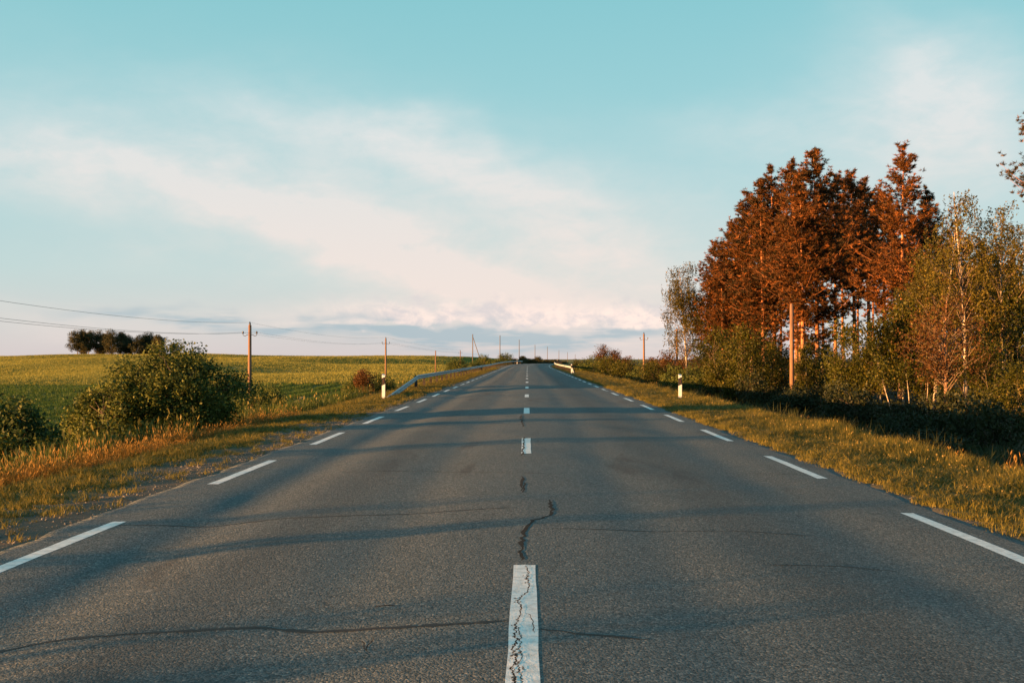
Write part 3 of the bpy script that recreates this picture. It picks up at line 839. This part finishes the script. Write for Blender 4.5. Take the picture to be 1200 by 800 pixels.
FT = [leafy_meshes(91, 9, 3.3, .10, 80, 110, .36, 1.0, 1, 'farleaf', 'bark', 0, .16, .3), leafy_meshes(92, 9, 3.3, .06, 75, 110, .36, 1.0, 1, 'farleaf', 'bark', 0, .16, .3),
      leafy_meshes(93, 9, 3.0, .05, 70, 110, .36, .95, 1, 'farleaf', 'bark', 0, .16, .3, (0, 0), 1, 1, None, .4)]
for k, (px, py, d, v, w, lab) in enumerate([
    (88, 387, 392, 0, 1.0, 'see-through tree at the left end of the grove on the ridge'), (101, 388, 396, 0, .8, 'second tree of the ridge grove, trunks showing below'),
    (114, 389, 400, 1, .95, 'rounded tree left of the middle of the ridge grove'), (128, 388, 394, 1, 1.0, 'broad dark tree in the middle of the ridge grove'),
    (139, 389, 398, 2, .9, 'narrow tree just right of the grove\'s middle'), (150, 396, 402, 2, .85, 'lowest pointed tree in the dip of the ridge grove'),
    (161, 394, 396, 1, .9, 'tree on the right slope of the dip in the ridge grove'), (173, 391, 400, 1, 1.05, 'broad dark tree near the right end of the ridge grove'),
    (184, 393, 396, 0, .9, 'last tree at the right end of the ridge grove'), (95, 391, 404, 1, .8, 'tree behind the left end of the ridge grove, filling the gap between the first two'), (120, 391, 406, 2, .9, 'tree behind the rounded one left of the grove\'s middle'),
    (145, 392, 408, 0, .8, 'tree behind the narrow one right of the grove\'s middle'), (167, 393, 407, 2, .9, 'pointed tree behind the right slope of the grove'),
    (202, 402, 398, 2, .7, 'small tree apart from the grove, half behind the large bush')]):
    x = X(px, d); Ht = H(py, d) - float(gz(x, d)); plant('ridge_tree', 'tree', lab, FT[v], x, d, k * 1.4, (w, w, Ht / 9), 'grove of trees on the ridge')
for k, (px, py, d, w, lab) in enumerate([
    (601, 420, 440, .9, 'dark distant tree where the left guardrail ends at the crest'), (613, 417, 470, .8, 'small pointed distant tree just above the crest of the road'),
    (622, 420, 480, .9, 'distant dark tree above the road crest, between two far poles'), (631, 418, 500, .8, 'distant round tree right of the crest\'s middle'),
    (640, 421, 520, .9, 'low distant tree above the right lane at the crest'), (650, 421, 540, .9, 'distant tree just left of the far right guardrail'), (660, 423, 560, .9, 'last low distant tree right of the crest'), (607, 422, 455, 1.1, 'low dark distant tree at the left edge of the crest')]):
    x = X(px, d); Ht = H(py, d) - float(gz(x, d)); plant('distant_tree', 'tree', lab, FT[(k + 1) % 3], x, d, k * 1.1, (w, w, Ht / 9), 'distant trees beyond the crest')

# ---------------------------------------------------------------- grasses (stuff)


def blades(seed, n, h, w, spread, lean=.35, seedhead=0., curve=.4):
    rng = np.random.default_rng(seed); v = []; f = []; tn = []
    for k in range(n):
        a = rng.uniform(0, 6.3); r = spread * math.sqrt(rng.random()); b = np.array([r * math.cos(a), r * math.sin(a), -.02])
        hh = h * rng.uniform(.45, 1.1); q = rng.uniform(0, 6.3); dl = np.array([math.cos(q), math.sin(q), 0]); s = np.array([-dl[1], dl[0], 0]) * w * .5
        l = lean * rng.uniform(.2, 1.3) * hh
        p1 = b + dl * l * .35 + np.array([0, 0, hh * .55]); p2 = b + dl * l + np.array([0, 0, hh * (1 - curve * .25)])
        i = len(v); v += [b - s, b + s, p1 + s * .8, p1 - s * .8, p2]; f += [(i, i + 1, i + 2, i + 3), (i + 3, i + 2, i + 4)]
        t = rng.random() * .85; tn += [t] * 5
        if rng.random() < seedhead:
            i = len(v); ww = s * 2.6; e = np.array([0, 0, hh * .16]) + dl * l * .2
            v += [p2 - e * .2, p2 + e * .35 + ww, p2 + e, p2 + e * .35 - ww]; f.append((i, i + 1, i + 2, i + 3)); tn += [.95] * 4
    return v, f, tn


SRC = {}


def source(key, mat, variants):
    col = bpy.data.collections.new('src_' + key)
    for k, (v, f, tn) in enumerate(variants):
        me = mesh(f'{key}_{k}', v, f, M[mat], tn); col.objects.link(bpy.data.objects.new(f'{key}_{k}', me))
    SRC[key] = col


source('turf', 'grass', [blades(100 + i, 34, .15, .010, .15, .8) for i in range(5)])
source('verge', 'grass', [blades(110 + i, 40, .28, .008, .17, .6, .03) for i in range(5)])
source('dry', 'drygrass', [blades(120 + i, 40, .60, .006, .18, .30, .30) for i in range(5)])
source('green', 'greengrass', [blades(130 + i, 28, .75, .018, .22, .35, .05) for i in range(5)])
source('ditch', 'darkgrass', [blades(140 + i, 28, .55, .014, .24, .45, .0) for i in range(4)])
source('young', 'crop', [blades(150 + i, 30, .34, .030, .26, .4) for i in range(4)])
source('ripe', 'golden', [blades(160 + i, 34, .62, .085, .95, .25) for i in range(4)])


def flowerheads(seed):
    v, f, tn = blades(seed, 4, .95, .012, .12, .2); rng = np.random.default_rng(seed)
    for k in range(4):
        c = np.array(v[k * 5 + 4]); 
        for j in range(10):
            a = rng.uniform(0, 6.3); r = .10 * math.sqrt(rng.random()); p = c + np.array([r * math.cos(a), r * math.sin(a), -.3 * r * r * 10]); i = len(v)
            for q in range(4): v.append(p + .022 * np.array([math.cos(q * 1.57), math.sin(q * 1.57), .3 * rng.random()]))
            f.append((i, i + 1, i + 2, i + 3)); tn += [rng.random()] * 4
    return v, f, tn


source('umbel', 'flower', [flowerheads(170 + i) for i in range(3)])


def stone(seed):
    rng = np.random.default_rng(seed); v = []; f = []
    g = (1 + 5 ** .5) / 2
    ico = np.array([(-1, g, 0), (1, g, 0), (-1, -g, 0), (1, -g, 0), (0, -1, g), (0, 1, g), (0, -1, -g), (0, 1, -g), (g, 0, -1), (g, 0, 1), (-g, 0, -1), (-g, 0, 1)]) / 1.9
    ico = ico * rng.uniform(.65, 1.2, (12, 1)) * np.array([1, .8, .6]) * .5
    fc = [(0, 11, 5), (0, 5, 1), (0, 1, 7), (0, 7, 10), (0, 10, 11), (1, 5, 9), (5, 11, 4), (11, 10, 2), (10, 7, 6), (7, 1, 8), (3, 9, 4), (3, 4, 2), (3, 2, 6), (3, 6, 8), (3, 8, 9), (4, 9, 5), (2, 4, 11), (6, 2, 10), (8, 6, 7), (9, 8, 1)]
    return ico, fc, rng.uniform(0, 1, 12)


source('stone', 'gravel', [stone(180 + i) for i in range(5)])


def scatter(name, key, pts, scl, label, tilt=.0, seed=0):
    rng = np.random.default_rng(seed); n = len(pts)
    me = bpy.data.meshes.new(name); me.vertices.add(n); me.vertices.foreach_set('co', np.asarray(pts, np.float32).ravel())
    rot = np.stack([rng.normal(0, tilt, n), rng.normal(0, tilt, n), rng.uniform(0, 6.28, n)], -1).astype(np.float32)
    scl = np.asarray(scl, np.float32); scl = np.repeat(scl[:, None], 3, 1) if scl.ndim == 1 else scl
    me.attributes.new('rot', 'FLOAT_VECTOR', 'POINT').data.foreach_set('vector', rot.ravel())
    me.attributes.new('scl', 'FLOAT_VECTOR', 'POINT').data.foreach_set('vector', scl.astype(np.float32).ravel())
    me.attributes.new('idx', 'INT', 'POINT').data.foreach_set('value', rng.integers(0, len(SRC[key].objects), n).astype(np.int32))
    g = bpy.data.node_groups.new('scatter_' + name, 'GeometryNodeTree')
    g.interface.new_socket('Geometry', in_out='INPUT', socket_type='NodeSocketGeometry'); g.interface.new_socket('Geometry', in_out='OUTPUT', socket_type='NodeSocketGeometry')
    N = g.nodes.new; L = g.links.new
    gi, go, ip, ci = N('NodeGroupInput'), N('NodeGroupOutput'), N('GeometryNodeInstanceOnPoints'), N('GeometryNodeCollectionInfo')
    ci.inputs[0].default_value = SRC[key]; ci.inputs[1].default_value = True; ci.inputs[2].default_value = True
    def attr(nm, ty):
        a = N('GeometryNodeInputNamedAttribute'); a.data_type = ty; a.inputs[0].default_value = nm; return a.outputs[0]
    L(gi.outputs[0], ip.inputs['Points']); L(ci.outputs[0], ip.inputs['Instance']); ip.inputs['Pick Instance'].default_value = True
    L(attr('idx', 'INT'), ip.inputs['Instance Index']); L(attr('rot', 'FLOAT_VECTOR'), ip.inputs['Rotation']); L(attr('scl', 'FLOAT_VECTOR'), ip.inputs['Scale'])
    L(ip.outputs[0], go.inputs[0])
    o = obj(name, me); md = o.modifiers.new('scatter', 'NODES'); md.node_group = g
    return tag(o, label, None, None, 'stuff')


def region(u0, u1, y0, y1, dens, seed, keep=None):
    """random points between two offsets from the road's centre; density thins with distance"""
    rng = np.random.default_rng(seed); n = int((u1 - u0) * (y1 - y0) * dens)
    u = rng.uniform(u0, u1, n); y = rng.uniform(y0, y1, n)
    k = rng.random(n) < np.clip(24 / np.maximum(y, 24), .12, 1)
    if keep is not None: k &= keep(u, y, rng.random(n))
    u, y = u[k], y[k]; x = u + cx(y); return np.stack([x, y, gz(x, y)], -1), u, y


def grow(y): return np.clip(np.maximum(y, 24) / 24, 1, 3.0) ** .6


def patchy(u, y): return nz(u * 1.3, y * 1.1) * .5 + nz(u * 3.1 + 5, y * 2.7) * .5


p, u, y = region(-8.2, -4.3, 2, 170, 46, 1, lambda u, y, r: r < np.clip((-u - 4.75 + patchy(u, y) * .9) * 1.0 + .10 + .8 * ss(24, 34, y), 0.06, 1))
rs = np.random.default_rng(5)
scatter('short_grass', 'turf', p, rs.uniform(.45, 1.0, len(p)) * grow(y) * (.6 + .5 * ss(4.6, 5.8, -u)), 'short trampled grass between the gravel shoulder and the left bank', .1, 2)
p, u, y = region(-8.8, -5.9, 3, 33, 26, 3, lambda u, y, r: r < ss(6.0, 6.7, -u + patchy(u, y) * .4) * (1 - ss(26, 32, y + 3 * patchy(u, y))) * (1 - .5 * ss(7.6, 8.8, -u)))
scatter('golden_grass', 'dry', p, np.stack([rs.uniform(.7, 1.1, len(p))] * 2 + [rs.uniform(.35, .80, len(p)) * (.40 + .60 * ss(5.9, 7.2, -u)) * (1 + .45 * patchy(u * .7, y * .6))], -1), 'tall dry golden grass along the left bank below the bushes', .12, 4)
p, u, y = region(-13.5, -7.6, 4, 120, 9, 6)
scatter('tall_green_grass', 'green', p, np.stack([rs.uniform(.8, 1.3, len(p)) * grow(y)] * 2 + [rs.uniform(.6, 1.25, len(p))], -1), 'tall dark green grass in the hollow behind the left bank', .1, 7)
p, u, y = region(-12, -6.7, 46, 260, 8, 36)
scatter('roadside_grass', 'verge', p, np.stack([rs.uniform(.8, 1.3, len(p)) * grow(y) * 1.6] * 2 + [rs.uniform(.7, 1.3, len(p))], -1), 'sunlit yellow grass behind and beneath the left guardrail', .1, 37)
p, u, y = region(-12.5, -9.5, 41, 50, .55, 8)
scatter('white_umbel_flowers', 'umbel', p, rs.uniform(.9, 1.3, len(p)), 'pale umbel flowers standing in the tall green grass', .08, 9)
p, u, y = region(4.22, 7.3, 3, 190, 52, 10, lambda u, y, r: r < np.clip(ss(4.15, 4.5, u + patchy(u, y) * .25) * (.95), .01, 1))
scatter('verge_grass', 'verge', p, np.stack([rs.uniform(.7, 1.1, len(p)) * grow(y)] * 2 + [rs.uniform(.35, 1.0, len(p)) * (.45 + .75 * ss(4.6, 6.8, u)) * (1 + .5 * patchy(u * .8, y * .5))], -1), 'short yellow-green grass on the sunlit right verge', .12, 11)
p, u, y = region(4.12, 4.6, 2, 90, 60, 44, lambda u, y, r: r < .35 + .6 * (patchy(u * 2, y * 1.6) > -.1))
scatter('edge_grass', 'turf', p, rs.uniform(.35, .8, len(p)) * grow(y), 'low dark tufts creeping over the right edge of the asphalt', .2, 45)
p, u, y = region(-5.2, -4.1, 2, 60, 9, 46, lambda u, y, r: r < .3 + .6 * (patchy(u * 2.2, y * 1.5) > .05))
scatter('edge_grass', 'turf', p, rs.uniform(.35, .9, len(p)) * grow(y), 'sparse tufts growing through the left gravel shoulder', .2, 47)
p, u, y = region(6.4, 7.8, 4, 60, .22, 12)
scatter('seed_grass', 'dry', p, np.stack([rs.uniform(.5, .9, len(p))] * 2 + [rs.uniform(.5, .95, len(p))], -1), 'scattered tall seed heads along the outer right verge', .12, 13)
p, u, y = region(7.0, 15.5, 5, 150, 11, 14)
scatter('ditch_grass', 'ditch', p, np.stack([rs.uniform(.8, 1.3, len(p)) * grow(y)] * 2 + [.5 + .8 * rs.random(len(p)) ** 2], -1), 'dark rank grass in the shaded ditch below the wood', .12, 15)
# crops: drilled in rows parallel to the road
rs = np.random.default_rng(77)
rows = np.arange(-150, -12.5, .5); P = []
for r_ in rows:
    y0, y1 = max(18, -r_ * .9), 146; yy = np.arange(y0, y1, .75 if r_ > -45 else 1.2); yy = yy + rs.uniform(-.3, .3, len(yy)); xx = r_ + rs.normal(0, .07, len(yy)) + .5 * np.sin(yy * .03)
    P.append(np.stack([xx, yy, gz(xx, yy)], -1))
P = np.concatenate(P); low = nz(P[:, 0] * .05, P[:, 1] * .05)
q = (P[:, 0] + 400 - .5 * np.sin(P[:, 1] * .03)) % 3.0 / 3.0; hh = .55 + .8 * np.clip(1 - np.abs(q - .5) / .36, 0, 1) * (.8 + .4 * low)
gap = .30 + .10 * np.sin(np.floor((P[:, 0] + 400) / 3.0) * 2.4); kp = q > gap; P, hh = P[kp], hh[kp]
scatter('green_crop', 'young', P, np.stack([rs.uniform(.8, 1.2, len(P))] * 2 + [rs.uniform(.8, 1.2, len(P)) * hh], -1), 'young dark green crop growing in rows on the near left field', .06, 16)
n = 62000; yy = 147 + (470 - 147) * rs.random(n); uu = -7 - (yy * .62 + 10) * rs.random(n) ; xx = uu + cx(yy) * .0
k = (xx < cx(yy) - 9 - 6 * ss(150, 200, yy)); xx, yy = xx[k], yy[k]
wv = .8 + .65 * nz(xx * .07 + 3 * np.sin(yy * .03), yy * .045)
scatter('ripe_crop', 'ripe', np.stack([xx, yy, gz(xx, yy)], -1), np.stack([rs.uniform(.9, 1.5, len(xx))] * 2 + [rs.uniform(.8, 1.1, len(xx)) * wv], -1), 'golden ripening crop covering the far left hillside', .05, 17)
# loose stones on the shoulders
p, u, y = region(-5.6, -4.12, 2, 40, 210, 18, lambda u, y, r: r < .25 + .75 * ss(.0, .5, patchy(u * 1.7, y) * .5 + .35) * (1 - ss(4.9, 5.6, -u)))
scatter('gravel', 'stone', p + [0, 0, .004], .010 + .026 * rs.random(len(p)) ** 3 + .03 * (rs.random(len(p)) > .993), 'loose gravel on the left shoulder', .4, 19)
p, u, y = region(4.10, 4.6, 2, 40, 120, 20)
scatter('gravel', 'stone', p + [0, 0, -.002], .008 + .018 * rs.random(len(p)) ** 3, 'thin strip of gravel along the right edge of the asphalt', .4, 21)

# ---------------------------------------------------------------- guardrails and guide posts


def rail_profile(n=0):                           # W-beam section: (outwards, up)
    return [(0, -.11), (.045, -.085), (.045, -.045), (0, -.02), (0, .02), (.045, .045), (.045, .085), (0, .11)]


def guardrail(label, side, y_start, y_end, ramp, off, name='guardrail'):
    t = thing(name, label, 'guardrail', (float(cx(y_start)) + side * off, y_start, float(gz(side * off + float(cx(y_start)), y_start))))
    o = np.array(t.location)
    def top(y): return float(zroad(y)) - .1 + .72 * float(ss(0, 1, min(1, max(0, (y - y_start) / ramp)))) if ramp else float(zroad(y)) + .62
    def topl(y): return float(zroad(y)) - .1 + (.03 + .69 * min(1, max(0, (y - y_start) / ramp)) if ramp else .72)
    y = y_start
    pr = rail_profile()
    first = True
    while y < y_end - .1:
        st = ramp if (first and ramp) else 4.0
        v = []; f = []; n = 5
        for back in (0, .004):
            for k in range(n):
                yy = y + (st - .012) * k / (n - 1); x = float(cx(yy)) + side * off; z = topl(yy) - .11
                for (a, b) in pr: v.append((x - side * (a + (.0 if not back else -back)) - o[0], yy - o[1], z + b - o[2]))
        m = len(pr)
        for s in (0, 1):
            for k in range(n - 1):
                for j in range(m - 1):
                    b = s * n * m + k * m + j; q = (b, b + m, b + m + 1, b + 1); f.append(q if s == 0 else q[::-1])
        for k in range(n - 1):
            for j in (0, m - 1):
                b = k * m + j; f.append((b, b + n * m, b + n * m + m, b + m))
        obj('rail_panel', mesh('rail_panel', v, f, M['galv']), t)
        py = y + (st - .3 if first and ramp else 0.15)
        posts = [py] if not (first and ramp) else [y + ramp * .55, y + ramp]
        for py in posts:
            x = float(cx(py)) + side * (off + .10); g = float(gz(x, py)); h = topl(py) - .02
            if h - g < .15: continue
            pm = MB(); pm.box((x - o[0], py - o[1], (g - .15 + h) / 2 - o[2]), (.13, .09, h - g + .15)); po = obj('post', pm.me('post', M['galv_post']), t)
            sm = MB(); sm.box((x - side * .063 - o[0], py - o[1], h - .13 - o[2]), (.07, .09, .18)); obj('spacer', sm.me('spacer', M['galv_post']), po)
        y += st; first = False
    return t


guardrail('long grey steel guardrail along the left side with a ramped near end', -1, 41, 262, 12, 5.5)
guardrail('pale steel guardrail at the far right edge of the road, by the crest', 1, 106, 258, 6, 4.75)


def guide_post(x, y, label, dark, h=1.0):
    t = thing('guide_post', label, 'guide post', (x, y, float(gz(x, y)) - .02), 0, 'white roadside guide posts')
    b = MB(); w, dp = .12, .10
    for zz in (0, h - .06):                                       # slightly three sided section with a sloped top
        for px_, py_ in ((-w / 2, -dp / 2), (w / 2, -dp / 2), (w / 2, dp * .1), (0, dp / 2), (-w / 2, dp * .1)): b.v.append((px_, py_, zz + (.06 * (py_ + dp / 2) / dp + .0 if zz else 0) + (.03 if zz and px_ < 0 else 0)))
    for k in range(5): b.f.append((k, (k + 1) % 5, 5 + (k + 1) % 5, 5 + k))
    b.f.append((5, 6, 7, 8, 9)); b.f.append((4, 3, 2, 1, 0))
    body = obj('body', b.me('body', M['white']), t)
    bb = MB(); e = .003                                            # slanted black band
    z0, z1 = h - .44, h - .16
    for zz in (z0, z1):
        for px_, py_ in ((-w / 2 - e, -dp / 2 - e), (w / 2 + e, -dp / 2 - e), (w / 2 + e, dp * .1), (0, dp / 2 + e), (-w / 2 - e, dp * .1)): bb.v.append((px_, py_, zz + (.06 if px_ > 0 else (-.0))))
    for k in range(5): bb.f.append((k, (k + 1) % 5, 5 + (k + 1) % 5, 5 + k))
    obj('band', bb.me('band', M[dark]), t)
    r = MB(); r.box((0, -dp / 2 - .006, h - .27), (.04, .012, .12)); obj('reflector', r.me('reflector', M['reflector' if dark == 'black' else 'iron']), t)
    return t


guide_post(X(450, 40.2), 40.2, 'white guide post with a black band at the start of the left guardrail', 'black')
guide_post(X(797, 40.3), 40.3, 'white guide post with a dark reflector band alone on the right verge', 'black')
guide_post(X(670, 105), 105, 'white guide post at the near end of the right guardrail', 'black')
guide_post(-5.1 + float(cx(246)), 246, 'tiny white guide post at the crest on the left', 'black')
guide_post(4.9 + float(cx(240)), 252, 'tiny white guide post at the crest on the right', 'black')

# ---------------------------------------------------------------- utility poles and wires


def pole(px, d, topy, label, r=.13, mat='wood', hooks=True, brace=False, group=None, basez=None):
    x = X(px, d); g = float(gz(x, d)) if basez is None else basez; zt = H(topy, d); h = zt - g
    t = thing('utility_pole', label, 'utility pole', (x, d, g), 0, group)
    m = MB(); m.tube([(0, 0, -.3), (0, 0, h * .5), (0, 0, h)], [r, r * .9, r * .75], 10); m.lathe([(0, r * .75), (.06, r * .3)], (0, 0, h), 10)
    obj('shaft', m.me('shaft', M[mat], True), t)
    tips = []
    if hooks:
        for s in (-1, 1):
            hk = MB(); z = h - .62
            pts = [(s * r * .6, 0, z)] + [(s * (.12 + .22 + .12 * math.sin(a)), 0, z - .02 + .10 * (1 - math.cos(a)) - .07) for a in np.linspace(-1.2, 1.57, 6)] + [(s * .46, 0, z + .12)]
            hk.tube(pts, .017, 6); k = obj('hook', hk.me('hook', M['iron'], True), t)
            i = MB(); i.lathe([(0, .03), (.015, .06), (.06, .065), (.08, .04), (.12, .055), (.16, .045), (.17, .0)], (s * .46, 0, z + .06), 10); obj('insulator', i.me('insulator', M['ceramic'], True), k)
            tips.append((x + s * .46, d, g + z + .16))
        c = MB(); c.lathe([(0, .03), (.02, .06), (.08, .065), (.11, .04), (.16, .055), (.2, .0)], (0, 0, h + .05), 10); obj('insulator', c.me('insulator', M['ceramic'], True), t)
        tips.append((x, d, zt + .2))
    if brace:
        b = MB(); b.tube([(0, 0, h * .93), (brace, 0, 0)], [r * .6, r * .85], 8); obj('brace', b.me('brace', M[mat], True), t)
    return t, tips


GL = 'utility poles left of the road'; GR = 'utility poles in front of the wood'; GF = 'distant utility poles beyond the crest'
p0, t0 = pole(-50, 34, 352, 'nearest left utility pole, just outside the picture, carrying the three wires', group=GL)
p1, t1 = pole(292, 70, 381, 'brown wooden pole with two hook insulators beside the large bush', .14, group=GL)
p2, t2 = pole(452, 137, 397, 'wooden pole with hook insulators rising behind the left guide post', group=GL)
p3, t3 = pole(510.5, 212, 411, 'plain thin pole behind the middle of the left guardrail', .13, group=GL, hooks=False)
p4, t4 = pole(539.5, 290, 411, 'small distant pole with hook insulators standing in the golden field', group=GL)
pole(554, 300, 391.5, 'tall grey pole propped by a slanting brace', .14, 'greywood', False, 2.9, GF)
for px, ty, d, lab in [(586, 393, 380, 'grey distant pole next after the braced pole'), (608.5, 398, 470, 'grey distant pole standing over the left lane at the crest'), (627, 404, 590, 'grey distant pole over the right lane at the crest'),
                       (641.5, 406, 700, 'faint distant pole above the right edge of the crest'), (655, 410, 800, 'faint distant pole above the right guardrail'), (665, 412.5, 900, 'fainter distant pole just left of the right bushes'), (674, 415, 1000, 'faintest and shortest distant pole beside the right bushes')]:
    pole(px, d, ty, lab, .14 + d * .00006, 'greywood', False, False, GF)
q1, s1 = pole(927, 65, 357, 'tall bare orange-lit pole in front of the green saplings', .15, group=GR, hooks=False)
q2, s2 = pole(793, 112, 386, 'brown pole rising behind the right guide post', .14, group=GR, hooks=False)
q3, s3 = pole(754.5, 128, 391.5, 'far right pole with a small top arm above the green bushes', .14, group=GR)


def wire(a, b, sag, label, r=.007):
    a = np.array(a); b = np.array(b); m = MB(); n = 18
    m.tube([a + (b - a) * k / n - np.array([0, 0, 4 * sag * (k / n) * (1 - k / n)]) for k in range(n + 1)], r, 5)
    t = obj('power_line', m.me('power_line', M['wire'])); tag(t, label, 'power line', 'power lines of the left poles'); return t


names = ('left hook', 'right hook', 'pole-top')
for a, b, far in ((t0, t1, 'at the far left, running in to the brown hook-insulator pole'), (t1, t2, 'between the brown pole and the pole behind the guide post'), (t2, t4, 'running from the guide post\'s pole to the distant field')):
    for k in range(3): wire(a[k], b[k], .45 if a is t1 else .3, f'thin sagging {names[k]} wire {far}', .007 if a is t0 else .005 if a is t1 else .007)
